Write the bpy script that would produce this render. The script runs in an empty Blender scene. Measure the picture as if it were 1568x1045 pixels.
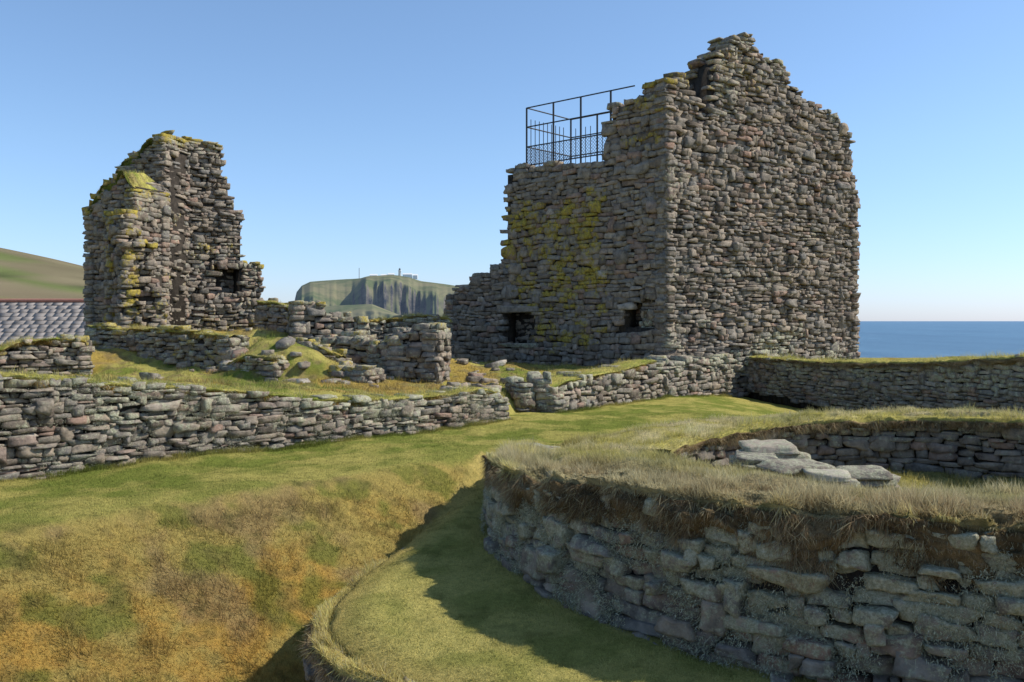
import bpy, math, numpy as np
from mathutils import Vector
rng=np.random.default_rng(7)
F=1400.0; CX=784.0; HY=492.0      # in image pixels: focal length, centre column, horizon row; place points from image coordinates
def ux(px): return (px-CX)/F
def PT(px,d): return (ux(px)*d,d)
def ZV(py,d): return -(py-HY)/F*d
def sstep(a,b,x):
    t=np.clip((np.asarray(x,float)-a)/(b-a),0,1); return t*t*(3-2*t)
# ---------- noise
def _h(i,j,k,seed):
    n=(i*374761393+j*668265263+k*2147483647+seed*974634777)&0xFFFFFFFF
    n=((n^(n>>13))*1274126177)&0xFFFFFFFF
    n=(n^(n>>16))&0xFFFFFF
    return n/float(0xFFFFFF)
def vnoise(x,y,z=0.0,seed=0):
    x,y,z=np.broadcast_arrays(np.asarray(x,float),np.asarray(y,float),np.asarray(z,float))
    xi=np.floor(x).astype(np.int64);yi=np.floor(y).astype(np.int64);zi=np.floor(z).astype(np.int64)
    fx=x-xi;fy=y-yi;fz=z-zi
    fx=fx*fx*(3-2*fx);fy=fy*fy*(3-2*fy);fz=fz*fz*(3-2*fz)
    r=0
    for a in (0,1):
        for b in (0,1):
            for c in (0,1):
                r=r+_h(xi+a,yi+b,zi+c,seed)*(fx if a else 1-fx)*(fy if b else 1-fy)*(fz if c else 1-fz)
    return r
def fbm(x,y,z=0.0,seed=0,o=3):
    s=0;a=.5;t=0
    for i in range(o):
        s=s+a*vnoise(np.asarray(x)*2**i,np.asarray(y)*2**i,np.asarray(z)*2**i,seed+i);t+=a;a*=.5
    return s/t
# ---------- mesh helper
def mesh_obj(name,V,Q,mat,col=None,parent=None,smooth=False):
    V=np.asarray(V,np.float32).reshape(-1,3);Q=np.asarray(Q,np.int32);k=Q.shape[1]
    me=bpy.data.meshes.new(name)
    me.vertices.add(len(V));me.loops.add(Q.size);me.polygons.add(len(Q))
    me.vertices.foreach_set("co",V.ravel())
    me.loops.foreach_set("vertex_index",Q.ravel())
    me.polygons.foreach_set("loop_start",np.arange(0,Q.size,k,dtype=np.int32))
    if smooth: me.polygons.foreach_set("use_smooth",np.ones(len(Q),bool))
    me.update(calc_edges=True)
    if col is not None:
        col=np.asarray(col,np.float32)
        if col.shape[1]==3: col=np.hstack([col,np.ones((len(col),1),np.float32)])
        a=me.attributes.new("Col",'FLOAT_COLOR','POINT');a.data.foreach_set("color",col.ravel())
    me.materials.append(mat)
    ob=bpy.data.objects.new(name,me);bpy.context.scene.collection.objects.link(ob)
    if parent: ob.parent=parent
    return ob
def empty(name):
    e=bpy.data.objects.new(name,None);bpy.context.scene.collection.objects.link(e);return e
# ---------- materials
def newmat(name):
    m=bpy.data.materials.new(name);m.use_nodes=True;nt=m.node_tree
    for n in list(nt.nodes): nt.nodes.remove(n)
    out=nt.nodes.new('ShaderNodeOutputMaterial');return m,nt,out
def N(nt,t,**k):
    n=nt.nodes.new(t)
    for a,b in k.items(): setattr(n,a,b)
    return n
def noise(nt,co,scale,detail=5,rough=.6):
    n=N(nt,'ShaderNodeTexNoise');n.inputs['Scale'].default_value=scale;n.inputs['Detail'].default_value=detail
    n.inputs['Roughness'].default_value=rough;nt.links.new(co,n.inputs['Vector']);return n.outputs['Fac']
def ramp(nt,fac,stops,interp='LINEAR'):
    r=N(nt,'ShaderNodeValToRGB');r.color_ramp.interpolation=interp
    e=r.color_ramp.elements
    while len(e)<len(stops): e.new(.5)
    for el,(p,c) in zip(e,stops):
        el.position=p;el.color=(c[0],c[1],c[2],1) if not isinstance(c,(int,float)) else (c,c,c,1)
    nt.links.new(fac,r.inputs[0]);return r.outputs[0]
def mixc(nt,f,a,b,mode='MIX'):
    m=N(nt,'ShaderNodeMix',data_type='RGBA',blend_type=mode)
    for s,v in ((0,f),(6,a),(7,b)):
        if hasattr(v,'links'): nt.links.new(v,m.inputs[s])
        else: m.inputs[s].default_value=v if s==0 else (v[0],v[1],v[2],1)
    return m.outputs[2]
def mth(nt,op,a,b=None,clamp=False):
    m=N(nt,'ShaderNodeMath',operation=op,use_clamp=clamp)
    for i,v in enumerate((a,b)):
        if v is None: continue
        if hasattr(v,'links'): nt.links.new(v,m.inputs[i])
        else: m.inputs[i].default_value=v
    return m.outputs[0]
def stone_mat():
    m,nt,out=newmat('drystone')
    co=N(nt,'ShaderNodeTexCoord').outputs['Object']
    at=N(nt,'ShaderNodeAttribute',attribute_name='Col')
    sep=N(nt,'ShaderNodeSeparateColor');nt.links.new(at.outputs['Color'],sep.inputs[0])
    base=ramp(nt,sep.outputs[0],[(0,(.02,.018,.015)),(.06,(.12,.10,.083)),(.25,(.21,.175,.142)),(.42,(.26,.235,.205)),(.58,(.32,.262,.203)),(.72,(.20,.19,.175)),(.84,(.30,.205,.16)),(.93,(.39,.335,.275)),(1,(.48,.44,.38))])
    n1=noise(nt,co,6,6,.7)
    base=mixc(nt,1.0,base,ramp(nt,n1,[(.28,(.42,.42,.42)),(.5,(1.0,.98,.95)),(.72,(1.55,1.5,1.42))]),'MULTIPLY')
    # pale lichen
    n2=noise(nt,co,8,9,.8)
    th=mth(nt,'SUBTRACT',.73,mth(nt,'MULTIPLY',sep.outputs[2],.34))
    wl=mth(nt,'MULTIPLY',mth(nt,'SUBTRACT',n2,th),13,True)
    base=mixc(nt,mth(nt,'MULTIPLY',wl,.85),base,mixc(nt,ramp(nt,noise(nt,co,34,5,.8),[(.35,0.),(.65,1.)]),(.22,.23,.14),(.62,.60,.44)))
    # yellow lichen / moss
    n3=noise(nt,co,2.6,9,.8)
    th=mth(nt,'SUBTRACT',.80,mth(nt,'MULTIPLY',sep.outputs[1],.44))
    yl=mth(nt,'MULTIPLY',mth(nt,'SUBTRACT',n3,th),10,True)
    base=mixc(nt,mth(nt,'MULTIPLY',yl,.88),base,mixc(nt,ramp(nt,noise(nt,co,14,6,.8),[(.38,0.),(.66,1.)]),(.15,.125,.03),(.66,.49,.06)))
    b=N(nt,'ShaderNodeBump');b.inputs['Strength'].default_value=1;b.inputs['Distance'].default_value=.035
    nt.links.new(noise(nt,co,22,9,.75),b.inputs['Height'])
    p=N(nt,'ShaderNodeBsdfPrincipled');p.inputs['Roughness'].default_value=.95;p.inputs['Specular IOR Level'].default_value=.1
    nt.links.new(base,p.inputs['Base Color']);nt.links.new(b.outputs[0],p.inputs['Normal']);nt.links.new(p.outputs[0],out.inputs[0]);return m
def grass_mat(name,blade):
    m,nt,out=newmat(name)
    co=N(nt,'ShaderNodeTexCoord').outputs['Object']
    at=N(nt,'ShaderNodeAttribute',attribute_name='Col').outputs['Color']
    p=N(nt,'ShaderNodeBsdfDiffuse')
    if blade:
        nt.links.new(at,p.inputs['Color'])
        t=N(nt,'ShaderNodeBsdfTranslucent');nt.links.new(at,t.inputs['Color'])
        mx=N(nt,'ShaderNodeMixShader');mx.inputs[0].default_value=.4
        nt.links.new(p.outputs[0],mx.inputs[1]);nt.links.new(t.outputs[0],mx.inputs[2]);nt.links.new(mx.outputs[0],out.inputs[0])
    else:
        c=mixc(nt,1.0,at,ramp(nt,noise(nt,co,14,8,.8),[(.25,(.45,.5,.4)),(.5,(1,1,1)),(.75,(1.45,1.35,1.2))]),'MULTIPLY')
        c=mixc(nt,1.0,c,ramp(nt,noise(nt,co,90,4,.8),[(.3,(.6,.62,.55)),(.7,(1.35,1.3,1.2))]),'MULTIPLY')
        b=N(nt,'ShaderNodeBump');b.inputs['Strength'].default_value=.9;b.inputs['Distance'].default_value=.05
        nt.links.new(noise(nt,co,45,8,.8),b.inputs['Height'])
        nt.links.new(c,p.inputs['Color']);nt.links.new(b.outputs[0],p.inputs['Normal']);nt.links.new(p.outputs[0],out.inputs[0])
    return m
def plain(name,c,rough=.8,metal=0,ns=0,amt=.3):
    m,nt,out=newmat(name);p=N(nt,'ShaderNodeBsdfPrincipled')
    p.inputs['Roughness'].default_value=rough;p.inputs['Metallic'].default_value=metal;p.inputs['Base Color'].default_value=(*c,1)
    if ns:
        co=N(nt,'ShaderNodeTexCoord').outputs['Object']
        cc=mixc(nt,1.0,c,ramp(nt,noise(nt,co,ns,6,.7),[(.25,(1-amt,)*3),(.75,(1+amt,)*3)]),'MULTIPLY')
        nt.links.new(cc,p.inputs['Base Color'])
    nt.links.new(p.outputs[0],out.inputs[0]);return m
STONE=stone_mat();GRASS=grass_mat('turf',False);BLADE=grass_mat('grass_blades',True)
# ---------- stones
def cube_tpl(seg,k):
    idx={};V=[];Q=[]
    def vid(p):
        if p not in idx: idx[p]=len(V);V.append(p)
        return idx[p]
    for ax in range(3):
        for sg in (0,seg):
            a,b=[(1,2),(2,0),(0,1)][ax]
            for i in range(seg):
                for j in range(seg):
                    q=[]
                    for (di,dj) in ((0,0),(1,0),(1,1),(0,1)):
                        p=[0,0,0];p[ax]=sg;p[a]=i+di;p[b]=j+dj;q.append(vid(tuple(p)))
                    Q.append(q if sg else q[::-1])
    V=np.array(V,float)/seg*2-1
    if k: V=V/(np.sum(np.abs(V)**k,1)**(1/k))[:,None]
    return V,np.array(Q)
TPL={3:cube_tpl(3,16),6:cube_tpl(6,13),1:cube_tpl(1,0)}
def stones(name,C,T,Nn,half,col,seg=3,rough=.10,parent=None,tilt=.03,disp=0):
    C=np.asarray(C,float);n=len(C)
    if n==0: return
    tv,tq=TPL[seg];M=len(tv)
    T=np.asarray(T,float);Nn=np.asarray(Nn,float);half=np.asarray(half,float)
    tl=rng.normal(0,tilt,n)
    X=np.stack([T[:,0],T[:,1],tl],1);Z=np.zeros((n,3));Z[:,2]=1;Z[:,:2]-=T*tl[:,None]
    Y=np.stack([Nn[:,0],Nn[:,1],rng.normal(0,tilt,n)],1)
    r=lambda a:rng.uniform(-a,a,(n,1))
    t0,t1,t2=tv[:,0][None],tv[:,1][None],tv[:,2][None]
    if seg>1:
        a=t0*(1+r(.16)*t2+r(.05)*t1)+r(.14)*t2; b=t1*(1+r(.10)*t0+r(.14)*t2); c=t2*(1+r(.32)*t0)+r(.16)*t0
    else: a,b,c=[np.broadcast_to(q,(n,M)) for q in (t0,t1,t2)]
    P=C[:,None]+(a*half[:,:1])[...,None]*X[:,None]+(b*half[:,1:2])[...,None]*Y[:,None]+(c*half[:,2:])[...,None]*Z[:,None]
    if seg>1: P+=rng.normal(0,1,P.shape)*(rough*half.min(1))[:,None,None]
    if disp:
        p=P.reshape(-1,3);o=np.repeat(rng.uniform(0,9,n),M)
        for i in range(3): P[...,i]+=(disp*(fbm(p[:,0]*7+o,p[:,1]*7,p[:,2]*7,200+i*7,2)-.5)*2).reshape(n,M)
    Q=(tq[None]+(np.arange(n)*M)[:,None,None]).reshape(-1,4)
    return mesh_obj(name,P.reshape(-1,3),Q,STONE,np.repeat(np.asarray(col,float),M,0),parent)
class Path:
    def __init__(s,pts):
        s.p=np.array(pts,float);d=np.hypot(*np.diff(s.p,axis=0).T);s.a=np.r_[0,np.cumsum(d)];s.L=s.a[-1]
    def pos(s,t): return np.interp(t,s.a,s.p[:,0]),np.interp(t,s.a,s.p[:,1])
    def frame(s,t):
        e=.15;x0,y0=s.pos(np.clip(t-e,0,s.L));x1,y1=s.pos(np.clip(t+e,0,s.L));d=np.hypot(x1-x0,y1-y0)
        tx,ty=(x1-x0)/d,(y1-y0)/d;return tx,ty,ty,-tx
    def at(s,pxs,pys):
        ss=np.linspace(0,s.L,600);X,Y=s.pos(ss);b=X/Y
        u=(np.array(pxs,float)-CX)/F;st=np.interp(u,b,ss);_,y=s.pos(st);return st,-(np.array(pys,float)-HY)/F*y
    def prof(s,pts):
        a,z=s.at([p[0] for p in pts],[p[1] for p in pts]);a=a+np.arange(len(a))*1e-4
        return lambda t:np.interp(t,a,z)
def wall(name,path,thick,ztop,zbot,ch=(.07,.16),sl=(.16,.48),ops=(),batter=0,zref=0,lich=None,moss=.5,seg=3,jit=.03,back=True,parent=None,tone=0.,rag=.12,depth=.3,gap=.006,rough=.13,disp=0,und=.05):
    L=path.L;ss=np.linspace(0,L,200);zt=ztop(ss);zb=zbot(ss);zmax=zt.max();z=zb.min()-.15
    sd0=int(rng.integers(0,999))
    C=[];T=[];NN=[];H=[];S=[];TOP=[]
    sides=['f']+(['b'] if back else [])+['l','r']
    while z<zmax:
        h=rng.uniform(*ch)
        for sd in sides:
            Ls=L if sd in 'fb' else thick
            s=-rng.uniform(0,.1)
            while s<Ls:
                l=rng.uniform(*sl)*(1 if rng.random()>.15 else 1.5)
                hh=h*rng.uniform(.8,1.22)
                big=rng.random()<.09
                if big: hh*=1.8
                if rng.random()<.18: l*=.5
                if sd in 'fb' and s+l>Ls+.08: l=max(.10,Ls+rng.uniform(-.03,.06)-s)
                if sd in 'lr' and s+l>Ls+.03: l=max(.1,Ls+.02-s)
                m=s+l/2;sw=m if sd in 'fb' else (0 if sd=='l' else L)
                sc=float(np.clip(sw,0,L));top=float(ztop(sc))+rng.normal(0,rag*.4);bot=float(zbot(sc))
                s+=l
                zz=z+und*(math.sin(sc*1.3+sd0)+.6*math.sin(sc*3.1+sd0*2+z*.7))
                if zz+hh*.7>top or zz+hh<bot: continue
                if sd=='f' and any(o[0]<m<o[1] and o[2]<zz+hh/2<o[3] for o in ops): continue
                near=(float(ztop(sc))-zz)<.4
                dep=(thick*.52 if near else depth)
                x,y=path.pos(sc);tx,ty,nx,ny=path.frame(sc)
                off=batter*(zref-zz)+rng.normal(0,jit)+(.02 if big else 0)
                ex=m-sc
                if sd=='f': c=(x+tx*ex+nx*(off-dep/2),y+ty*ex+ny*(off-dep/2));t=(tx,ty);n=(nx,ny);hf=(l/2-gap/2,dep/2,hh/2-gap/3)
                elif sd=='b': c=(x+tx*ex-nx*(thick-dep/2+off),y+ty*ex-ny*(thick-dep/2+off));t=(tx,ty);n=(nx,ny);hf=(l/2-gap/2,dep/2,hh/2-gap/3)
                else:
                    sg=-1 if sd=='l' else 1
                    q=.15-rng.normal(0,jit)
                    c=(x-tx*sg*q-nx*m,y-ty*sg*q-ny*m);t=(nx,ny);n=(tx,ty);hf=(l/2-gap/2,.17,hh/2-gap/3)
                C.append((c[0],c[1],zz+hh/2));T.append(t);NN.append(n);H.append(hf);S.append(sc);TOP.append(float(ztop(sc))-zz)
        z+=h
    C=np.array(C);S=np.array(S);TOP=np.array(TOP);n=len(C)
    R=np.clip(rng.beta(1.6,1.6,n)*.86+.08+tone,.07,1)
    G=moss*np.exp(-np.clip(TOP,0,9)/.35)+.15;B=np.full(n,.35)
    if lich is not None:
        g,b=lich(S,C[:,0],C[:,1],C[:,2]);G=np.maximum(G,g);B=b
    B=B+.35*np.exp(-np.clip(TOP,0,9)/.25)
    stones(name,C,T,NN,H,np.stack([R,np.clip(G,0,1),np.clip(B,0,1),np.ones(n)],1),seg,rough,parent,disp=disp)
    # rubble core, plus dark backing added behind openings to stop light leaks
    C=[];T=[];NN=[];H=[];st=.22
    for s in np.arange(st/2+.06,L-.06,st):
        zb=float(zbot(s))-.4;ztp=float(ztop(s))-.16;cuts=[(zb,ztp,0)]
        for o in ops:
            if o[0]<s<o[1]: cuts=[(zb,o[2],0),(o[3],ztp,0),(o[2]-.05,o[3]+.05,1)]
        x,y=path.pos(s);tx,ty,nx,ny=path.frame(s)
        for a,b,f in cuts:
            if b-a<.03: continue
            if f: d0,d1=thick-.3,thick-.12
            else: d0,d1=.10,thick-.12
            if d1-d0<.04: d0,d1=.04,thick-.04
            d0+=rng.uniform(0,.02);zm=(a+b)/2
            bt=batter*(zref-zm)
            C.append((x-nx*((d0+d1)/2-bt*.6),y-ny*((d0+d1)/2-bt*.6),zm));T.append((tx,ty));NN.append((nx,ny));H.append((st/2+.015+rng.uniform(0,.01),(d1-d0)/2,(b-a)/2))
    stones(name+'_rubble_core_and_added_backing',C,T,NN,H,np.tile([.02,.1,.0,1],(len(C),1)),1,0,parent if parent else None,0)
def wallgrp(name,*a,**k):
    e=empty(name);wall('facing_stones',*a,parent=e,**k);return e
# ---------- layout
A=(-6.78,12.1);B=(-.12,19.2)
CE=np.array([5.4,11.8]);RO=5.6
PB=[(-.45,14.6),(-.8,12.9),(-1.25,11.5),(-1.5,10.6),(-1.75,9.6),(-1.85,8.8),(-1.75,8.1),(-1.4,7.5),(-.8,7.0),(0,6.5),(2,5.7),(6,5.0),(12,4.5)]
PT_R=[(7.45,29.0),(8.82,26.5),(10.34,23.5),(11.48,20.5),(12.6,17),(13.2,12),(13.4,5)]
PP=[(-20.1,-2.1),(-13.4,5),A,B,(.35,20.5),(1.0,20.8),(6.8,28.4)]+PT_R
def sd(poly,x,y):
    x=np.asarray(x,float);y=np.asarray(y,float);best=np.full(x.shape,1e9);sg=np.ones(x.shape)
    P=np.array(poly,float)
    for a,b in zip(P[:-1],P[1:]):
        d=b-a;L2=d@d;t=np.clip(((x-a[0])*d[0]+(y-a[1])*d[1])/L2,0,1)
        dx=x-a[0]-t*d[0];dy=y-a[1]-t*d[1];q=np.hypot(dx,dy);cr=(x-a[0])*d[1]-(y-a[1])*d[0]
        m=q<best-1e-9;best=np.where(m,q,best);sg=np.where(m,np.sign(cr),sg)
    return best*sg
TH=[0,45,90,130,160,172,195,215,250,310,360];TZ=[-1.35,-1.52,-1.62,-1.80,-1.82,-1.76,-1.60,-1.42,-1.34,-1.33,-1.35]
def ringtop(th): return np.interp(np.asarray(th)%360,TH,TZ)
BUMPS=[(-5.7,22,1.1,1.1,.95),(-4.6,21.2,1.4,.8,.42),(-9.2,26,2.4,1.4,1.15),(-6.5,26.5,1.5,1.2,.85),(-3.6,26,1.6,1.2,.65),(-12,24.5,1.5,1.2,.5),(-1.5,27,1.8,1.5,.25),(-7.6,20.5,.9,.7,.25),(-2.6,23.2,.7,.6,.3)]
def zt(x,y):
    x=np.asarray(x,float);y=np.asarray(y,float)
    up=-2.1-.55*sstep(4,10,x)
    s=(x+5.2)*.74-(y-9.25)*.67
    sp=np.clip(s,0,6);bank=-2.1-(.46*sp+.06*sp**2)*sstep(0,.4,sp);bank=np.maximum(bank,-4.3)
    pz=np.interp(y,[4,6,8,10.2,12,13.5,15.2],[-2.8,-2.78,-2.72,-2.63,-2.5,-2.35,-2.1])
    pz=np.where(x>8,np.minimum(pz,up),pz)
    q=sd(PB,x,y)
    left=bank+(np.maximum(bank,pz-.34)-bank)*sstep(9.6,11.2,y)
    pz2=pz-.10*sstep(-.5,-.05,q)
    z=left+(pz2-left)*sstep(.02,-.12,q)
    z=np.where(y>14.6,np.where(x<-.45,bank,up+(pz-up)*sstep(15.2,14.6,y)),z)
    # terrace
    t=-sd(PP,x,y)
    zn=np.interp(x,[-13,-6.78,-4.06,-2.17,-.12,1,3.3,4.3,6.8,8.8,10.3,11.5,13],[-.35,-.8,-1.22,-1.48,-1.6,-1.6,-1.36,-1.2,-1.2,-1.3,-1.15,-.9,-.8])
    zn=zn-.5*np.exp(-((x-.4)/.5)**2-((y-20.6)/.8)**2)
    zb=zn+(-1.45-zn)*sstep(.6,4.5,t)
    for bx,by,sx,sy,h in BUMPS: zb=zb+h*np.exp(-((x-bx)/sx)**2-((y-by)/sy)**2)
    zb=zb+.28*(fbm(x*1.1,y*1.1,0,101)-.5)*sstep(1,2.5,t)*(y<33)
    zb=zb-np.clip((y-34),0,60)*.03
    k=sstep(.28,.5,t);z=z+(zb-z)*k
    # roundhouse
    dx=x-CE[0];dy=y-CE[1];r=np.hypot(dx,dy);th=np.degrees(np.arctan2(dy,dx))%360
    sharp=sstep(150,166,th)
    w=.18+1.5*(1-sharp);ro=RO-.18+.7*(1-sharp)
    top=ringtop(th)-.3*sstep(.3,2.2,RO-r)*sstep(195,225,th)
    top=top+.24*(fbm(x*1.3,y*1.3,0,5)-.5)-.14*sstep(RO-.75,RO-.15,r)*sharp
    floor=-2.5+.3*(fbm(x*1.5,y*1.5,0,6)-.5)
    top=top+(floor-top)*sstep(3.66,3.5,r)
    k=1-sstep(ro-w,ro,r);z=z+(top-z)*k
    # far land: falls to the sea except on the left
    land=sstep(0,60,-(x+.30*y)-0)
    fall=sstep(48,120,y+.3*x)*(1-land)
    z=z+(-16-z)*fall
    hill=60*np.exp(-((x+430)/205)**2-((y-620)/260)**2)+25*np.exp(-((x+900)/400)**2-((y-900)/300)**2)
    z=z+hill*sstep(90,300,y)*(1-fall)
    near=sstep(80,40,np.hypot(x,y))
    z=z+near*(.10*(fbm(x*.6,y*.6,0,3)-.5)+.07*(fbm(x*3,y*3,0,9)-.5))
    return z
C_G=np.array([.20,.235,.055]);C_Y=np.array([.43,.385,.125]);C_O=np.array([.48,.31,.085]);C_B=np.array([.26,.19,.11]);C_D=np.array([.10,.12,.03]);C_P=np.array([.56,.49,.29])
def lerp(a,b,t): return a+(b-a)*t[...,None]
def gcol(x,y):
    x=np.asarray(x,float);y=np.asarray(y,float)
    one=np.ones(x.shape+(3,))
    n1=fbm(x*.9,y*.9,0,21);n2=fbm(x*2.7,y*2.7,0,31);n3=fbm(x*7,y*7,0,41,2)
    c=lerp(C_G*one,C_Y,sstep(.34,.66,n1*.5+n2*.5))
    s=(x+5.2)*.74-(y-9.25)*.67;q=sd(PB,x,y);t=-sd(PP,x,y)
    c=lerp(c,C_Y,sstep(-1.2,-.2,s)*(s<.3)*(x<0)*.35)
    bk=sstep(-.05,.25,s+.4*(n2-.5))*sstep(0,.08,np.where(y>14.6,-x-.45,q))*(t<.2)
    cb=lerp(np.array([.40,.32,.11])*one,C_O,sstep(.36,.6,n1*.6+n3*.4)*sstep(.1,1.4,s))
    cb=lerp(cb,C_G*.8,sstep(.57,.68,n2)*.7);cb=lerp(cb,np.array([.33,.235,.13]),sstep(.5,.66,fbm(x*1.7+4,y*1.7,0,77))*.6)
    cb=lerp(cb,C_B*.9,sstep(.57,.7,n3)*.3)
    c=c+(cb-c)*bk[...,None]
    pth=(q<.05)&(y<15)&(t<.2)
    c=lerp(c,np.array([.50,.45,.16]),pth*(.5+.5*sstep(.3,.6,n2)))
    c=lerp(c,np.array([.48,.36,.14]),pth*sstep(.6,.05,-q)*.6)
    dx=x-CE[0];dy=y-CE[1];r=np.hypot(dx,dy);th=np.degrees(np.arctan2(dy,dx))%360
    rg=(1-sstep(RO-.1,RO+.3,r))
    cr=lerp(C_Y*one,C_P,sstep(.35,.6,n2*.6+n1*.4))
    cr=lerp(cr,C_G,sstep(.55,.68,n1)*.5)
    fr=sstep(185,215,th)*(1-sstep(345,360,th))
    cr=lerp(cr,C_P*.75,fr*.5);cr=lerp(cr,C_B*1.1,sstep(RO-.9,RO-.2,r)*(.35+.5*fr))
    cr=lerp(cr,C_Y*.8,sstep(3.6,3.4,r)*.8)
    c=c+(cr-c)*rg[...,None]
    c=lerp(c,C_Y*1.0,sstep(.0,.5,t)*sstep(.4,.55,n2)*.8)
    c=lerp(c,C_O*.85,sstep(.5,1,t)*sstep(.5,.64,n1)*.65)
    c=lerp(c,C_B*1.2,sstep(.5,1,t)*sstep(.52,.66,n3)*.6)
    c=lerp(c,C_D,sstep(.64,.76,n3)*.35)
    far=sstep(90,250,np.hypot(x,y));hn=fbm(x*.012,y*.02,0,55)
    hc=lerp(np.array([.185,.175,.095])*one,np.array([.15,.18,.08]),sstep(.38,.5,hn))
    hc=lerp(hc,np.array([.20,.165,.125]),sstep(.5,.6,fbm(x*.008+9,y*.03,0,66))*.8)
    line=np.abs((y-470)-.35*(x+330)-14*np.sin(x*.02));hc=lerp(hc,np.array([.08,.10,.05]),sstep(7,2,line)*.85)
    hc=hc*(.75+.5*fbm(x*.05,y*.05,0,67))[...,None]
    return c+(hc-c)*far[...,None]
# ---------- ground sheet
def axis(lo,hi,st,lim1,lim2):
    core=np.arange(lo,hi,st);up=[];v=hi;d=st
    while v<lim2: up.append(v);d*=(1.08 if v<300 or v>800 else 1.0);v+=d
    dn=[];v=lo;d=st
    while v>lim1: d*=(1.05 if v>-150 or v<-450 else 1.0);v-=d;dn.append(v)
    return np.r_[dn[::-1],core,up]
gx=axis(-10,12.5,.07,-3000,3000);gy=axis(5.5,29,.07,-60,3500)
X,Y=np.meshgrid(gx,gy);Z=zt(X,Y);ny,nx=X.shape
I=np.arange(nx*ny).reshape(ny,nx)
Q=np.stack([I[:-1,:-1],I[:-1,1:],I[1:,1:],I[1:,:-1]],-1).reshape(-1,4)
mesh_obj('ground_terrain',np.stack([X,Y,Z],-1),Q,GRASS,gcol(X,Y).reshape(-1,3),smooth=True)
# ---------- grass blades
BL=[]
def blades(root,dirs,length,width,col):
    n=len(root);dirs=dirs/np.linalg.norm(dirs,axis=1)[:,None]
    a=rng.uniform(0,2*np.pi,n);sd_=np.stack([np.cos(a),np.sin(a),np.zeros(n)],1)
    sd_-=dirs*np.sum(sd_*dirs,1)[:,None];sd_/=np.linalg.norm(sd_,axis=1)[:,None]+1e-6
    w=np.asarray(width).reshape(-1,1)/2
    v=np.stack([root-sd_*w,root+sd_*w,root+dirs*np.asarray(length)[:,None]],1)
    k=rng.uniform(.75,1.3,(n,1));c=np.stack([col*k*.8,col*k*.8,col*k*1.2],1)
    BL.append((v.reshape(-1,3),np.clip(c.reshape(-1,3),0,.8)))
def flush(name):
    global BL
    V=np.vstack([b[0] for b in BL]);Cc=np.vstack([b[1] for b in BL]);BL=[]
    mesh_obj(name,V,np.arange(len(V)).reshape(-1,3),BLADE,Cc)
def scatter(n,x0,x1,y0,y1,fal,cond,lfn,wd):
    x=rng.uniform(x0,x1,n);y=rng.uniform(y0,y1,n)
    keep=(np.abs(x)<.6*y+.6)&(rng.random(n)<np.minimum(1,(8.0/y)**fal))
    x,y=x[keep],y[keep];z=zt(x,y);e=.05
    g=np.hypot(zt(x+e,y)-z,zt(x,y+e)-z)/e
    k=(g<1.6)&cond(x,y);x,y,z=x[k],y[k],z[k];n=len(x)
    d=np.stack([rng.normal(-.1,.5,n),rng.normal(0,.5,n),np.ones(n)],1)
    blades(np.stack([x,y,z-.004],1),d,lfn(x,y),rng.uniform(.5,1,n)*wd,gcol(x,y))
def tP(x,y): return -sd(PP,x,y)
def lf(x,y):
    n=len(x);onr=np.hypot(x-CE[0],y-CE[1])<RO-.1
    s=(x+5.2)*.74-(y-9.25)*.67;bk=(s>.3)&(sd(PB,x,y)>0)&(y<14.6)
    cl=sstep(.5,.7,fbm(x*3,y*3,0,88))
    return rng.uniform(.015,.04,n)*(1+1.0*onr+.9*bk)*(.6+.6*fbm(x*2,y*2,0,89)+1.4*cl*(bk|onr))
scatter(950000,-8.5,9.5,5.8,21,1.6,lambda x,y:(tP(x,y)<-.02)|(tP(x,y)>.3),lf,.009)
scatter(170000,-16,7,14,31,.6,lambda x,y:tP(x,y)>.35,lambda x,y:rng.uniform(.04,.12,len(x))*(.4+1.1*sstep(.4,.65,fbm(x*2.2,y*2.2,0,90))),.016)
# longer tufts at the foot of the walls
def foot(path,n,off,zfun=None,hi=.13):
    s=rng.uniform(0,path.L,n);o=np.abs(rng.normal(0,off,n))+.01;x,y=path.pos(s);tx,ty,nx_,ny_=path.frame(s)
    x=x+nx_*o;y=y+ny_*o;z=zt(x,y);d=np.stack([nx_*.3+rng.normal(0,.35,n),ny_*.3+rng.normal(0,.35,n),np.ones(n)],1)
    blades(np.stack([x,y,z-.01],1),d,rng.uniform(.03,hi,n)*(.4+fbm(s*2,0,0,91)),rng.uniform(.005,.01,n),gcol(x,y)*.85)
# hairy lichen on stone faces
LB=[]
def shag(path,n,ztop,zbot,batter,zref,hi,off=.03):
    global BL
    s=rng.uniform(0,path.L,n);z0=zbot(s);z=z0+(ztop(s)-z0)*rng.random(n);x,y=path.pos(s);tx,ty,nx_,ny_=path.frame(s)
    k=sstep(.42,.62,fbm(s*3,z*3,0,111))>rng.random(n)
    o=batter*(zref-z)+off+rng.normal(0,.012,n);x=x+nx_*o;y=y+ny_*o
    d=np.stack([nx_*.8+rng.normal(0,.5,n),ny_*.8+rng.normal(0,.5,n),rng.normal(-.1,.6,n)],1)
    c=np.array([.58,.58,.41])*rng.uniform(.6,1.25,(n,1))
    P=np.stack([x,y,z],1);sv=BL;BL=[];blades(P[k],d[k],rng.uniform(.3,1,k.sum())*hi,rng.uniform(.005,.011,k.sum()),c[k]);LB.extend(BL);BL=sv
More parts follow.
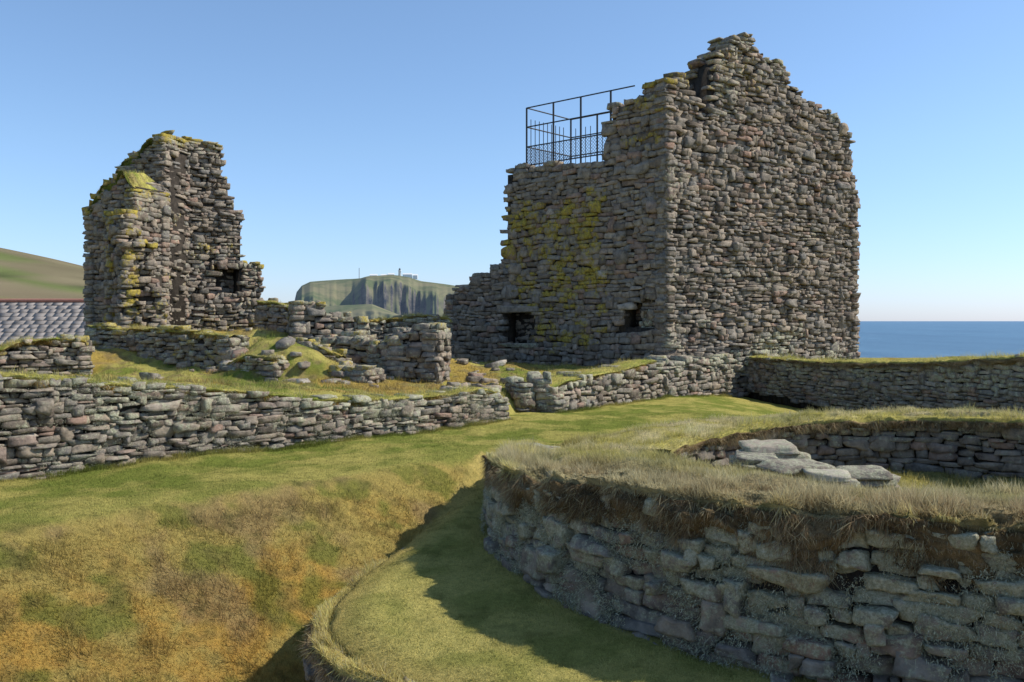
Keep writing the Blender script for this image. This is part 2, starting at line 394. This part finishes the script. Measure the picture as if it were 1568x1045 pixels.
# ---------- turf lips
def turf(name,path,ztop,w,out,drop,col,nb,bl=.12,parent=None,s0=0,s1=None,amp=.05,var=1.1):
    s1=path.L if s1 is None else s1
    ss=np.arange(s0,s1,.05);pr=np.array([(-w,-.10),(-w*.7,.0),(-w*.4,.035),(-w*.15,.03),(out*.4,.0),(out,-.05),(out+.03,-drop*.45),(out+.0,-drop*.8),(out-.05,-drop),(out-.2,-drop-.02)])
    tt=np.linspace(0,len(pr)-1,28);po=np.interp(tt,range(len(pr)),pr[:,0]);pz=np.interp(tt,range(len(pr)),pr[:,1])
    x,y=path.pos(ss);tx,ty,nx,ny=path.frame(ss);zz=ztop(ss)
    hang=(tt>4.5)
    nn=fbm(ss[:,None]*3,tt[None]*.8,0,12)-.5;n2=fbm(ss[:,None]*10,tt[None]*2,0,15)-.5
    dv=1+var*2*(fbm(ss*1.6,0,0,17)-.5)[:,None]*hang[None]+var*.8*(fbm(ss*6,0,0,19)-.5)[:,None]*hang[None]
    O=po[None]+amp*1.6*nn+amp*n2;ZZ=zz[:,None]+pz[None]*dv+amp*1.2*nn+amp*.7*n2
    XX=x[:,None]+nx[:,None]*O;YY=y[:,None]+ny[:,None]*O
    mt=sstep(.35,.65,fbm(ss[:,None]*1.7+tt[None]*.1,tt[None]*.5,0,23))[...,None]
    c0=np.array(col[0])*(1-mt)+gcol(XX,YY)*mt*1.0
    cc=c0*(.8+.8*(nn+.5))[...,None]
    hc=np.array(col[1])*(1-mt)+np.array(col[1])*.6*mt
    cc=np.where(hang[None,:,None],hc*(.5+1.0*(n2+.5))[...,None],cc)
    a,b=O.shape;I=np.arange(a*b).reshape(a,b);Q=np.stack([I[:-1,:-1],I[:-1,1:],I[1:,1:],I[1:,:-1]],-1).reshape(-1,4)
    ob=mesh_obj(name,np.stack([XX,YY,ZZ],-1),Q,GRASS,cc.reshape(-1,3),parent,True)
    i=rng.integers(0,a-1,nb);j=rng.integers(2,b-2,nb);f=rng.random((nb,1))
    P=np.stack([XX,YY,ZZ],-1);r=P[i,j]*(1-f)+P[i+1,j]*f
    h=(tt[j]>4.2)[:,None]
    N2=np.stack([nx[i],ny[i],np.zeros(nb)],1)
    dn=N2*.5+np.array([0,0,-1.0])+rng.normal(0,.5,(nb,3));upv=N2*.25+np.array([0,0,1.0])+rng.normal(0,.55,(nb,3))
    c=cc[i,j]*1.15;tn=(rng.random(nb)<.22)[:,None];c=np.where(tn,C_P*.85,c)
    cl=.35+1.3*sstep(.35,.7,fbm(ss[i]*4,tt[j]*.4,0,29))
    blades(r,np.where(h,dn,upv),rng.uniform(.4,1.2,nb)*bl*cl,rng.uniform(.004,.009,nb),c)
# ---------- LEFT LOW WALL
pL=Path([(-13.4,5),A,(-4,15.07),B]);foot(pL,26000,.10)
zl=pL.prof([(-60,566),(0,574),(100,580),(200,590),(300,594),(400,602),(500,612),(600,612),(690,604),(740,596),(775,606)])
def lichL(S,x,y,z): return np.full(len(S),.26),.42+.7*(fbm(x*1.5,y*1.5,z*1.5,4)-.3)
e=wallgrp('dry_stone_wall',pL,.7,zl,lambda s:np.full_like(np.asarray(s,float),-2.2),ch=(.045,.115),sl=(.12,.42),lich=lichL,moss=.35,jit=.035,batter=.05,zref=-1.2,rag=.08,seg=3)
shag(pL,70000,zl,lambda s:np.full_like(s,-2.1),.05,-1.2,.025)
turf('turf_cap',pL,lambda s:zl(s)-.01,.75,-.08,.07,(C_Y*.9,C_O*.7),26000,.09,e,s0=4)
# ---------- CENTRE LOW WALL up to the tower
pC=Path([(.95,20.8),PT(960,23.6),PT(1040,25.9),(6.75,28.3)]);foot(pC,6000,.1)
zc=pC.prof([(845,598),(870,586),(900,580),(960,568),(1000,556),(1050,548),(1120,546)])
e=wallgrp('dry_stone_wall',pC,1.1,zc,lambda s:np.full_like(np.asarray(s,float),-2.25),ch=(.07,.16),sl=(.15,.5),lich=lichL,jit=.035,rag=.1)
turf('turf_cap',pC,lambda s:zc(s)+.02,1.3,-.12,.05,(C_Y*.9,C_O*.8),9000,.09,e,s1=5.2)
pS=Path([(.12,20.75),(.45,20.85),(.85,20.95)])
wallgrp('dry_stone_wall',pS,.8,pS.prof([(792,582),(806,574),(818,592),(828,590),(842,576)]),lambda s:np.full_like(np.asarray(s,float),-2.3),lich=lichL,rag=.15,sl=(.2,.5),ch=(.08,.18))
# ---------- RIGHT BOUNDARY WALL
pR=Path(PT_R)
zr=pR.prof([(1130,548),(1250,556),(1400,557),(1500,552),(1568,548),(1700,540)])
e=wallgrp('dry_stone_wall',pR,.7,zr,lambda s:np.interp(s,[0,3,9,12],[-2.15,-2.45,-2.8,-2.85]),ch=(.05,.13),sl=(.15,.45),lich=lichL,rag=.06,jit=.03,tone=.06)
turf('turf_cap',pR,lambda s:zr(s)+.03,.8,.06,.12,(C_Y*.95,C_B*1.3),16000,.12,e,s1=13)
# ---------- TOWER
tw=empty('ruined_stone_tower')
pF=Path([(4.55,27.0),(12.1,32.03)])
zf=pF.prof([(1020,120),(1030,110),(1056,112),(1060,132),(1066,148),(1078,166),(1087,162),(1089,96),(1098,90),(1104,74),(1120,70),(1124,52),(1154,52),(1158,70),(1172,86),(1204,94),(1208,124),(1228,140),(1252,158),(1280,172),(1296,190),(1303,215),(1309,250),(1314,290),(1316,330)])
def lichF(S,x,y,z):
    nn=fbm(x*.5,y*.5,z*.5,6);g=.18+.35*np.exp(-S/.8)*sstep(-1,4,z)+.3*sstep(.5,.7,nn)*(z<1.5)
    g=g+.4*(z>7.0)*(S<4)
    b=.16+.45*sstep(.45,.7,fbm(x*.7,y*.7,z*.7,8))+.25*(z<0)
    return g,b
wall('gable_wall',pF,1.0,zf,lambda s:np.full_like(np.asarray(s,float),-2.3),ch=(.08,.18),sl=(.16,.5),lich=lichF,moss=.3,parent=tw,jit=.04,rag=.08,tone=-.05,gap=.012)
pG=Path([(-2.35,33.25),(0,31.1),(4.52,27.03)])
zg=pG.prof([(683,458),(690,446),(700,440),(716,432),(718,420),(742,418),(744,408),(764,404),(766,384),(772,380),(773,330),(777,325),(779,254),(800,252),(860,250),(926,242),(929,196),(934,160),(965,152),(990,146),(1012,138),(1018,120)])
s_,z_=pG.at([768,822],[526,478]);o1=(s_[0],s_[1],z_[0],z_[1])
s_,z_=pG.at([958,1000],[502,462]);o2=(s_[0],s_[1],z_[0],z_[1])
def lichG(S,x,y,z):
    nn=fbm(S*.9,z*.9,0,61);n2=fbm(S*2.3,z*2.3,0,62);n3=rng.uniform(-.12,.12,len(S))
    S2=S+2.0*(fbm(z*.9,1.3,0,63)-.5);zz=z+2.2*(fbm(S*.8,2.3,0,64)-.5)
    g=sstep(2.4,3.2,S2)*sstep(8.2,6.4,S2)*sstep(-2.0,-.4,zz)*sstep(5.0,3.6,zz)
    g=g*(.62+.75*(nn-.35)+.6*(n2-.45)+n3);g=np.clip(g,0,.92)
    g=np.maximum(g,(.62+n3)*sstep(6.8,7.6,S)*sstep(4.0,5.6,z));g=np.maximum(g,.3)
    return g,.2+.4*n2
wall('side_wall',pG,1.0,zg,lambda s:np.full_like(np.asarray(s,float),-2.3),ch=(.1,.21),sl=(.2,.6),ops=[o1,o2],lich=lichG,moss=.4,parent=tw,jit=.025,rag=.08,tone=.02)
x,y=pG.pos((o1[0]+o1[1])/2);tx,ty,nx_,ny_=pG.frame((o1[0]+o1[1])/2)
stones('window_lintel',[(x-nx_*.12,y-ny_*.12,o1[3]+.1),(x-nx_*.12,y-ny_*.12,o1[2]-.06)],[(tx,ty)]*2,[(nx_,ny_)]*2,[(.85,.2,.11),(.8,.2,.07)],[[.45,.3,.4,1],[.75,.3,.8,1]],6,.04,tw,.01)
fl=lambda v:(lambda s:np.full_like(np.asarray(s,float),v))
nvec=np.array([4.1,4.52])/np.hypot(4.1,4.52)
a=np.array([0.25,30.9])+nvec*1.0;b=np.array([3.2,28.25])+nvec*1.0
wall('platform_wall',Path([a,b]),2.2,fl(5.15),fl(-2.3),ch=(.15,.25),sl=(.3,.7),parent=tw,rag=.02)
wall('rear_side_wall',Path([(12.0,32.3),(5.3,38.2)]),1.0,lambda s:4.5-.25*np.sin(np.asarray(s)*2),fl(-2.3),ch=(.13,.25),sl=(.3,.7),parent=tw,back=False)
wall('rear_end_wall',Path([(-2.0,33.6),(5.3,38.2)]),1.0,lambda s:.8+.2*np.sin(np.asarray(s)*3),fl(-2.3),ch=(.13,.25),sl=(.3,.7),parent=tw,back=False)
# railing
METAL=plain('dark_steel',(.03,.031,.035),.5,.3,30,.3)
fe=empty('metal_railing')
def bars(name,segs,r,k=6,parent=fe,mat=METAL):
    V=[];Q=[]
    for p,q in segs:
        p=np.array(p,float);q=np.array(q,float);d=q-p;d/=np.linalg.norm(d)
        u=np.cross(d,[0,0,1.0]);
        if np.linalg.norm(u)<.1:u=np.cross(d,[1.0,0,0])
        u/=np.linalg.norm(u);v=np.cross(d,u);b0=len(V)
        for c in (p,q):
            for i in range(k):
                an=2*np.pi*i/k;V.append(c+r*(np.cos(an)*u+np.sin(an)*v))
        for i in range(k): Q.append((b0+i,b0+(i+1)%k,b0+k+(i+1)%k,b0+k+i))
    mesh_obj(name,V,Q,mat,None,parent)
u_=(b-a)/np.linalg.norm(b-a)
s_,_=pG.at([799,840,882,928],[0]*4)
f0=[np.array(pG.pos(s)) +nvec*.25 for s in s_]
f0.append(f0[-1]+u_*.9)
zb_,zt_=5.15,7.22
posts=[];rails=[];thin=[];mesh_=[]
bk0=f0[0]+nvec*2.4;bk=[bk0+(p-f0[0]) for p in f0]
def panel(p,q,bars_,wires):
    for z in (zb_+.12,zb_+.75,zb_+1.42,zt_): rails.append(((*p,z),(*q,z)))
    L=np.linalg.norm(q-p)
    if bars_:
        for i in range(1,int(L/.22)): c=p+(q-p)*i*.22/L;thin.append(((*c,zb_+.12),(*c,zt_-.35)))
    if wires:
        st=.11
        for o in np.arange(-.7,L,st):
            for sg in (1,-1):
                a0,a1=max(0,o),min(L,o+.63)
                if a1-a0<.05: continue
                z0,z1=(a0-o),(a1-o)
                if sg<0: z0,z1=.63-z0,.63-z1
                mesh_.append(((*(p+(q-p)*a0/L),zb_+.12+z0),(*(p+(q-p)*a1/L),zb_+.12+z1)))
for p in f0[:-1]+bk: posts.append(((*p,zb_-.1),(*p,zt_)))
for i in range(3): panel(f0[i],f0[i+1],False,True)
panel(f0[3],f0[4],False,False)
panel(f0[0],bk[0],True,True)
for i in range(len(bk)-1): panel(bk[i],bk[i+1],True,False)
bars('posts',posts,.036);bars('rails',rails,.022);bars('balusters',thin,.013,4);bars('wire_mesh',mesh_,.006,3)
# ---------- LEFT RUIN
lr=empty('ruined_stone_house')
def lichR(S,x,y,z):
    nn=fbm(x*.9,y*.9,z*.9,71);return .30+.35*sstep(.5,.7,nn),.34+.4*nn
pB_=Path([PT(196,28.4),PT(404,31)])
s_,z_=pB_.at([330,372],[450,410]);ow=(s_[0],s_[1],z_[0],z_[1])
wall('window_wall',pB_,1.0,pB_.prof([(196,262),(215,232),(235,216),(250,206),(264,200),(285,210),(310,214),(338,220),(345,228),(343,262),(348,285),(358,308),(371,322),(373,350),(368,372),(372,398),(396,402),(402,415),(403,458),(405,468)]),fl(-1.8),ops=[ow],lich=lichR,moss=.95,parent=lr,rag=.2,jit=.045,ch=(.07,.17),sl=(.14,.42))
pA=Path([PT(131,27.6),PT(205,26.9)])
zA=pA.prof([(131,325),(138,308),(156,288),(176,270),(190,262),(205,290)])
wall('end_wall',pA,1.4,zA,fl(-1.8),lich=lichR,moss=1.0,parent=lr,rag=.12,jit=.02,ch=(.09,.17),sl=(.18,.5),tone=-.0)
turf('moss_cap',pA,lambda s:zA(s)-.02,1.3,-.03,.3,(C_Y*.65,C_G*.9),6000,.08,lr,amp=.14)
pA2=Path([PT(160,28.6),PT(250,28.2)])
zA2=pA2.prof([(160,290),(172,268),(188,252),(205,236),(232,214),(250,206)])
wall('end_wall_upper',pA2,1.5,zA2,fl(-1.5),lich=lichR,moss=1.0,parent=lr,rag=.15,jit=.05)
turf('moss_cap',pA2,lambda s:zA2(s)-.02,1.4,-.03,.35,(C_Y*.6,C_G*.85),7000,.08,lr,amp=.16)
pA3=Path([PT(186,26.2),PT(252,27.0)])
zA3=pA3.prof([(186,322),(200,330),(214,352),(226,372),(240,385),(244,430),(252,478)])
wall('broken_wall_stub',pA3,1.2,zA3,fl(-1.6),lich=lambda S,x,y,z:(.6+.2*np.sin(x*9),np.full(len(S),.5)),moss=1.0,parent=lr,rag=.3,jit=.09,ch=(.08,.18),sl=(.15,.4))
def stub(px0,d0,px1,d1,tops,zb=-1.7,th=.8,name='ruined_wall',mossy=True,**k):
    p=Path([PT(px0,d0),PT(px1,d1)]);zf_=p.prof(tops)
    e=wallgrp(name,p,th,zf_,fl(zb),lich=lichR,moss=.7,rag=.15,jit=.045,**k)
    if mossy: turf('turf_cap',p,lambda s:zf_(s)+.0,th*.95,-.08,.08,(C_Y*.85,C_O*.75),int(2200*p.L),.1,e,amp=.09)
stub(134,25.2,352,24.0,[(134,500),(180,506),(240,505),(300,512),(352,516)])
stub(-80,21.5,138,23.5,[(-80,528),(0,536),(40,524),(90,520),(138,524)],th=1.0)
stub(392,28.5,452,28,[(392,462),(425,466),(452,476)])
stub(448,25.8,565,26.6,[(448,462),(490,464),(500,478),(530,482),(565,492)],mossy=False,ch=(.09,.2))
stub(480,23.6,620,23.0,[(480,520),(510,512),(560,518),(590,506),(620,500)],ch=(.08,.2),sl=(.2,.6),mossy=False)
stub(566,28.6,692,30,[(566,492),(620,488),(650,484),(692,490)])
stub(566,21.8,600,21.4,[(566,532),(580,520),(600,522)],mossy=False,th=.6,ch=(.09,.2))
stub(598,21.2,668,21.0,[(598,520),(612,512),(622,498),(652,495),(668,500)],th=1.1,ch=(.07,.16),mossy=False)
stub(340,20.8,420,20.3,[(340,560),(380,546),(420,552)],zb=-1.5,th=.5)
stub(450,21.8,520,21.4,[(450,520),(480,530),(520,548)],zb=-1.5,th=.5,ch=(.09,.18))
stub(505,20.6,562,20.2,[(505,566),(535,560),(562,566)],zb=-1.7,th=.7,mossy=False,ch=(.08,.14),sl=(.3,.7))
# fallen stones around the ruins
k=130;x=rng.uniform(-9,.2,k);y=rng.uniform(19.5,27,k);m_=tP(x,y)>.8;x,y=x[m_],y[m_];k=len(x);an=rng.uniform(0,3,k)
hs=rng.uniform(.06,.22,k)
stones('fallen_stones',np.stack([x,y,zt(x,y)+hs*.15],1),np.stack([np.cos(an),np.sin(an)],1),np.stack([np.sin(an),-np.cos(an)],1),np.stack([hs,hs*.7,hs*.4],1),np.stack([rng.uniform(.2,1,k),np.full(k,.4),np.full(k,.6),np.ones(k)],1),3,.12,None,.15)
# ---------- ROUNDHOUSE
rh=empty('roundhouse_ruin')
ths=np.radians(np.linspace(158,318,90))
pO=Path(np.stack([CE[0]+RO*np.cos(ths),CE[1]+RO*np.sin(ths)],1))
def thof(s): return 158+np.degrees(np.asarray(s,float)/RO)
def zo(s): th=thof(s);return ringtop(th)-np.interp(th,[158,195,215,300],[.06,.12,.16,.18])
def lichO(S,x,y,z):
    nn=fbm(x*1.2,y*1.2,z*1.2,91);return .26+.25*nn,.78+.9*(nn-.4)-.3*sstep(-2.2,-2.8,z)
def zob(s): return np.interp(thof(s),[158,170,190,260],[-2.5,-2.75,-2.9,-3.0])
wall('outer_facing',pO,.55,zo,zob,ch=(.06,.145),sl=(.12,.42),lich=lichO,moss=.3,seg=6,jit=.05,back=False,parent=rh,batter=.16,zref=-1.6,rag=.05,rough=.06,gap=.0,depth=.35,tone=.04,disp=.032,und=.08)
foot(pO,9000,.25,None,.09)
shag(pO,170000,zo,lambda s:zob(s)+.15,.16,-1.6,.042,.035)
def rim(s): return ringtop(thof(s))-.10
turf('turf_rim',pO,rim,.7,.05,.36,(C_P*.62,C_B*1.05),115000,.12,rh,amp=.16,var=1.1)
ths=np.radians(np.linspace(160,10,80))
pI=Path(np.stack([CE[0]+3.4*np.cos(ths),CE[1]+3.4*np.sin(ths)],1))
zi=lambda s:ringtop(160-np.degrees(np.asarray(s,float)/3.4))-.10
wall('inner_facing',pI,.4,zi,fl(-2.65),ch=(.06,.15),sl=(.15,.45),lich=lambda S,x,y,z:(np.full(len(S),.3),np.full(len(S),.5)),seg=3,back=False,parent=rh,rag=.05,tone=.02,depth=.25)
turf('inner_turf_rim',pI,lambda s:zi(s)+.07,.7,.06,.12,(C_Y*.9,C_B*1.3),16000,.13,rh,amp=.08)
# flagstones and steps inside
fs=[];hh=[]
for i in range(8):
    fs.append((3.5+rng.normal(0,.07),12.5+rng.normal(0,.06),-2.5+i*.112));hh.append((.46-.015*i,.36,.055))
for (px,py,d,w_,n_) in ((1165,698,11.9,.30,6),(1222,708,11.4,.40,6),(1262,720,11.1,.30,5),(1290,726,11.2,.2,4),(1330,718,12,.3,5)):
    xx,yy=PT(px,d);zz=ZV(py,d)
    for k in range(n_): fs.append((xx+rng.normal(0,.05),yy+rng.normal(0,.05),zz-.05-k*.10));hh.append((w_*rng.uniform(.85,1.1),.28,.05))
k=len(fs);an=rng.uniform(-.35,.35,k)
stones('flagstones',fs,np.stack([np.cos(an),np.sin(an)],1),np.stack([np.sin(an),-np.cos(an)],1),hh,np.stack([rng.uniform(.5,1,k),np.full(k,.25),np.full(k,.8),np.ones(k)],1),6,.05,rh,.03,.02)
k=30;th=np.radians(rng.uniform(185,300,k));rr=RO+.03-rng.uniform(.0,.35,k)
stones('turf_stones',np.stack([CE[0]+rr*np.cos(th),CE[1]+rr*np.sin(th),ringtop(np.degrees(th))-.16-rng.uniform(0,.14,k)],1),np.stack([-np.sin(th),np.cos(th)],1),np.stack([np.cos(th),np.sin(th)],1),rng.uniform(.04,.11,(k,3))*np.array([1.3,1,.6]),np.stack([rng.uniform(.4,1,k),np.full(k,.2),np.full(k,.8),np.ones(k)],1),6,.06,rh,.1,.02)
# retaining wall by the path
pW=Path(PB[2:12]);e=wallgrp('retaining_wall',pW,.25,lambda s:np.interp(s,[0,1,2.2,10],[-2.82,-2.82,-2.86,-2.94]),fl(-4.3),ch=(.07,.18),sl=(.12,.42),lich=lichO,seg=6,jit=.04,back=False,rag=.08,gap=.0,disp=.025,depth=.22)
turf('turf_cap',pW,lambda s:np.interp(s,[0,1,2.2,10],[-2.80,-2.80,-2.835,-2.92]),.2,.04,.14,(np.array([.48,.40,.15]),C_B*1.3),30000,.085,e,amp=.03,s0=.9)
flush('dry_grass_tufts')
BL=LB;flush('shaggy_lichen')
# ---------- BARN
bn=empty('stone_barn')
def prism(name,x0,x1,y0,y1,zb,ze,zr_,mat,ov=0,parent=bn):
    ym=(y0+y1)/2
    V=[(x0,y0,zb),(x1,y0,zb),(x1,y1,zb),(x0,y1,zb),(x0,y0,ze),(x1,y0,ze),(x1,y1,ze),(x0,y1,ze),(x0,ym,zr_),(x1,ym,zr_)]
    me=bpy.data.meshes.new(name);me.from_pydata(V,[],[(0,1,5,4),(2,3,7,6),(1,2,6,9,5),(3,0,4,8,7),(4,5,9,8),(6,7,8,9)]);me.materials.append(mat)
    o=bpy.data.objects.new(name,me);bpy.context.scene.collection.objects.link(o);o.parent=parent
BW=plain('barn_wall',(.30,.27,.24),.9,0,3,.4)
prism('walls',-60,-25.5,58,66,-4,-1.9,.6,BW)
SLAB=plain('roof_slab',(.24,.215,.20),.9,0,1.6,.5)
# stone-slab roof: overlapping courses of individual slabs, each course lapping the one below
ye0,zr1,ze1=57.6,1.32,-1.46
V=[];Qq=[]
for sg in (-1,1):
    nrow=11;slope=math.hypot(62-ye0,zr1-ze1)
    for r_ in range(nrow):
        x0=-60.3+rng.uniform(-.3,0)
        while x0<-25.2:
            w_=rng.uniform(.4,.85);x1=min(x0+w_-.02,-25.2)
            t0_=r_/nrow-.02;t1_=min((r_+1)/nrow+.03,1.0)
            lift=.05+rng.uniform(0,.03);b0=len(V)
            for (t_,hgt) in ((t0_,lift),(t1_,.01),(t1_,-.06),(t0_,lift-.06)):
                yy=62+sg*(62-ye0)*(1-t_);zz=ze1+(zr1-ze1)*t_+hgt
                V.append((x0,yy,zz));V.append((x1,yy,zz))
            Qq+=[(b0,b0+1,b0+3,b0+2),(b0+2,b0+3,b0+5,b0+4),(b0+4,b0+5,b0+7,b0+6),(b0+6,b0+7,b0+1,b0),(b0,b0+2,b0+4,b0+6),(b0+1,b0+7,b0+5,b0+3)]
            x0+=w_
mesh_obj('roof',V,Qq,SLAB,None,bn)
bars('ridge_tiles',[((-60.3,61.98,1.38),(-25.2,61.98,1.38))],.14,8,bn,plain('terracotta',(.34,.15,.11),.8,0,8,.3))
# ---------- HEADLAND
m,nt,out=newmat('headland');geo_=N(nt,'ShaderNodeNewGeometry');sp=N(nt,'ShaderNodeSeparateXYZ');nt.links.new(geo_.outputs['True Normal'],sp.inputs[0])
co=N(nt,'ShaderNodeTexCoord').outputs['Object']
gr=mixc(nt,ramp(nt,noise(nt,co,.012,8,.7),[(.42,0.),(.58,1.)]),(.09,.11,.05),(.18,.165,.09))
rk=mixc(nt,ramp(nt,noise(nt,co,.03,9,.8),[(.40,0.),(.60,1.)]),(.02,.025,.035),(.16,.14,.115))
cc=mixc(nt,ramp(nt,sp.outputs[2],[(.38,0.),(.62,1.)]),rk,gr)
p=N(nt,'ShaderNodeBsdfDiffuse');nt.links.new(cc,p.inputs['Color'])
em=N(nt,'ShaderNodeEmission');em.inputs['Color'].default_value=(.40,.55,.85,1);em.inputs['Strength'].default_value=.08  # distance haze put in as a faint even blue glow
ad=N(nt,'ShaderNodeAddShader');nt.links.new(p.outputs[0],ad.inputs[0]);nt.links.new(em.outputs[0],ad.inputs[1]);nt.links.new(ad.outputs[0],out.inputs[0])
def headland(name,D,pts,depth,cl,fr):
    u=np.linspace(ux(pts[0][0])*D,ux(pts[-1][0])*D,500)
    hz=np.interp(u,[ux(p[0])*D for p in pts],[ZV(p[1],D)+9 for p in pts])
    cf=np.interp(u,[ux(p[0])*D for p in fr],[p[1] for p in fr])[None]
    v=np.linspace(0,1,140);U,Vv=np.meshgrid(u,v)
    edge=cl+.30*(fbm(U*.012,0,0,3)-.5)+.16*(fbm(U*.05,0,0,5)-.5)
    cf=np.clip(cf+.30*(fbm(U*.016,0,0,13)-.5),.1,.9)
    rise=cf*sstep(edge-.16,edge+.08,Vv+.14*(fbm(U*.03,Vv*8,0,4)-.5))+(1-cf)*sstep(edge-.1,1,Vv)**.8
    Hh=hz[None]*rise*(1+.16*(fbm(U*.02,Vv*7,0,8)-.5)*(1-Vv))
    Yy=D-depth+depth*Vv
    Xx=U*(Yy/D)
    I=np.arange(U.size).reshape(U.shape)
    V1=np.stack([Xx,Yy,Hh-9],-1).reshape(-1,3)
    Q=np.stack([I[:-1,:-1],I[:-1,1:],I[1:,1:],I[1:,:-1]],-1).reshape(-1,4)
    k=len(V1);bv=np.stack([Xx[-1],Yy[-1]+300,np.full(500,-9.)],-1);V1=np.vstack([V1,bv])
    r=I[-1];b2=np.arange(k,k+500);Q=np.vstack([Q,np.stack([r[:-1],r[1:],b2[1:],b2[:-1]],-1)])
    mesh_obj(name,V1,Q,m)
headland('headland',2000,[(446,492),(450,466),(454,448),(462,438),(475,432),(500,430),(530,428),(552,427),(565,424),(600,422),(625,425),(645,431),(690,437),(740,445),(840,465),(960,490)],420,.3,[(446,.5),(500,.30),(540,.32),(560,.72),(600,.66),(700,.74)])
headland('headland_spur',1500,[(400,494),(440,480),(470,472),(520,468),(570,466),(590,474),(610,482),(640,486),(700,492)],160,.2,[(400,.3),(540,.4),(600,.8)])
WH=plain('white_paint',(.8,.8,.78),.7,0,.3,.05);DK=plain('lantern_glass',(.12,.14,.16),.4,0,.5,.1)
lh=empty('lighthouse');lx,ly=PT(612,1990);lz=ZV(424,2000)
def lathe(name,prof,x,y,k,mat,par):
    V=[];Q=[]
    for r,z in prof:
        for i in range(k): a=2*np.pi*i/k;V.append((x+r*np.cos(a),y+r*np.sin(a),z))
    for j in range(len(prof)-1):
        for i in range(k): Q.append((j*k+i,j*k+(i+1)%k,(j+1)*k+(i+1)%k,(j+1)*k+i))
    mesh_obj(name,V,Q,mat,None,par)
lathe('tower',[(3.4,lz-4),(2.8,lz+12),(3.8,lz+12.3),(3.8,lz+13.3),(2.4,lz+13.4)],lx,ly,16,WH,lh)
lathe('lantern',[(2,lz+13.3),(2,lz+16),(2.4,lz+16.1),(.2,lz+18.5),(.01,lz+19.5)],lx,ly,12,DK,lh)
kc=empty('keepers_cottages')
for i,(px,w,h) in enumerate(((572,8,5),(588,7,5),(599,7,7),(624,10,7),(636,5,5))):
    xx,yy=PT(px,1985);zz=ZV(424,2000)-1;prism('cottage_%d'%i,xx-w,xx+w,yy-4,yy+4,zz-5,zz+h-2,zz+h+1,WH,parent=kc)
rm=empty('radio_mast');xx,yy=PT(550,1990);bars('mast',[((xx,yy,ZV(430,2000)),(xx,yy,ZV(411,2000)))],.7,6,rm,plain('mast_grey',(.25,.27,.3),.6,0,.5,.1))
# ---------- SEA
m,nt,out=newmat('sea_water');co=N(nt,'ShaderNodeTexCoord').outputs['Object']
p=N(nt,'ShaderNodeBsdfPrincipled');p.inputs['Roughness'].default_value=.35;p.inputs['IOR'].default_value=1.33
mp=N(nt,'ShaderNodeMapping');mp.inputs['Scale'].default_value=(.25,.04,1);nt.links.new(co,mp.inputs[0])
nt.links.new(ramp(nt,noise(nt,mp.outputs[0],.15,8,.7),[(.35,(.04,.115,.20)),(.65,(.08,.18,.28))]),p.inputs['Base Color'])
b=N(nt,'ShaderNodeBump');b.inputs['Strength'].default_value=1;b.inputs['Distance'].default_value=1.2
mp=N(nt,'ShaderNodeMapping');mp.inputs['Scale'].default_value=(.5,1,1);nt.links.new(co,mp.inputs[0])
nt.links.new(noise(nt,mp.outputs[0],.25,8,.7),b.inputs['Height']);nt.links.new(b.outputs[0],p.inputs['Normal']);nt.links.new(p.outputs[0],out.inputs[0])
mesh_obj('sea',[(-40000,-2000,-8),(40000,-2000,-8),(40000,60000,-8),(-40000,60000,-8)],[(0,1,2,3)],m)
# ---------- LIGHT
az=math.atan2(.98,.08);el=math.radians(43)
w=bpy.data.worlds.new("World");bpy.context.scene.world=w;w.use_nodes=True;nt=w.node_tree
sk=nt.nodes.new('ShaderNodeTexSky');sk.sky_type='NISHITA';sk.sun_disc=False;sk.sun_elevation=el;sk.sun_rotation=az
sk.air_density=1.0;sk.dust_density=.3;sk.ozone_density=1.2
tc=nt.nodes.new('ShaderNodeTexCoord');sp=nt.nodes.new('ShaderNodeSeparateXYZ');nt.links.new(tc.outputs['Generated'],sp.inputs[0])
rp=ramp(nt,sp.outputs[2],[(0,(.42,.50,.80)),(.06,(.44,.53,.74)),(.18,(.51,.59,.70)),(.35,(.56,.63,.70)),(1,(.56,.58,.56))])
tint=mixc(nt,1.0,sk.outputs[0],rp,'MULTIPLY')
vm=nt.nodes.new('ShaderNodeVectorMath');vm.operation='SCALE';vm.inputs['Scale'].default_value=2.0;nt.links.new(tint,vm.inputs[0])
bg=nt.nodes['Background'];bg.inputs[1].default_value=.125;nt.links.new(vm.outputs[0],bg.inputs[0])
sl=bpy.data.lights.new('sun','SUN');sl.energy=5.0;sl.angle=math.radians(.5);sl.color=(1,.94,.84)
so=bpy.data.objects.new('sun',sl);bpy.context.scene.collection.objects.link(so)
sv=Vector((math.sin(az)*math.cos(el),math.cos(az)*math.cos(el),math.sin(el)))
so.rotation_euler=sv.to_track_quat('Z','Y').to_euler();so.location=sv*50
cam=bpy.data.cameras.new('camera');cam.sensor_width=36;cam.lens=36*F/1568;cam.shift_y=-30.5/1568;cam.clip_end=100000;cam.clip_start=.1
c=bpy.data.objects.new('camera',cam);bpy.context.scene.collection.objects.link(c);c.rotation_euler=(math.radians(90),0,0);c.location=(0,0,0)
bpy.context.scene.camera=c
vs=bpy.context.scene.view_settings;vs.view_transform='Standard';vs.look='None';vs.exposure=0
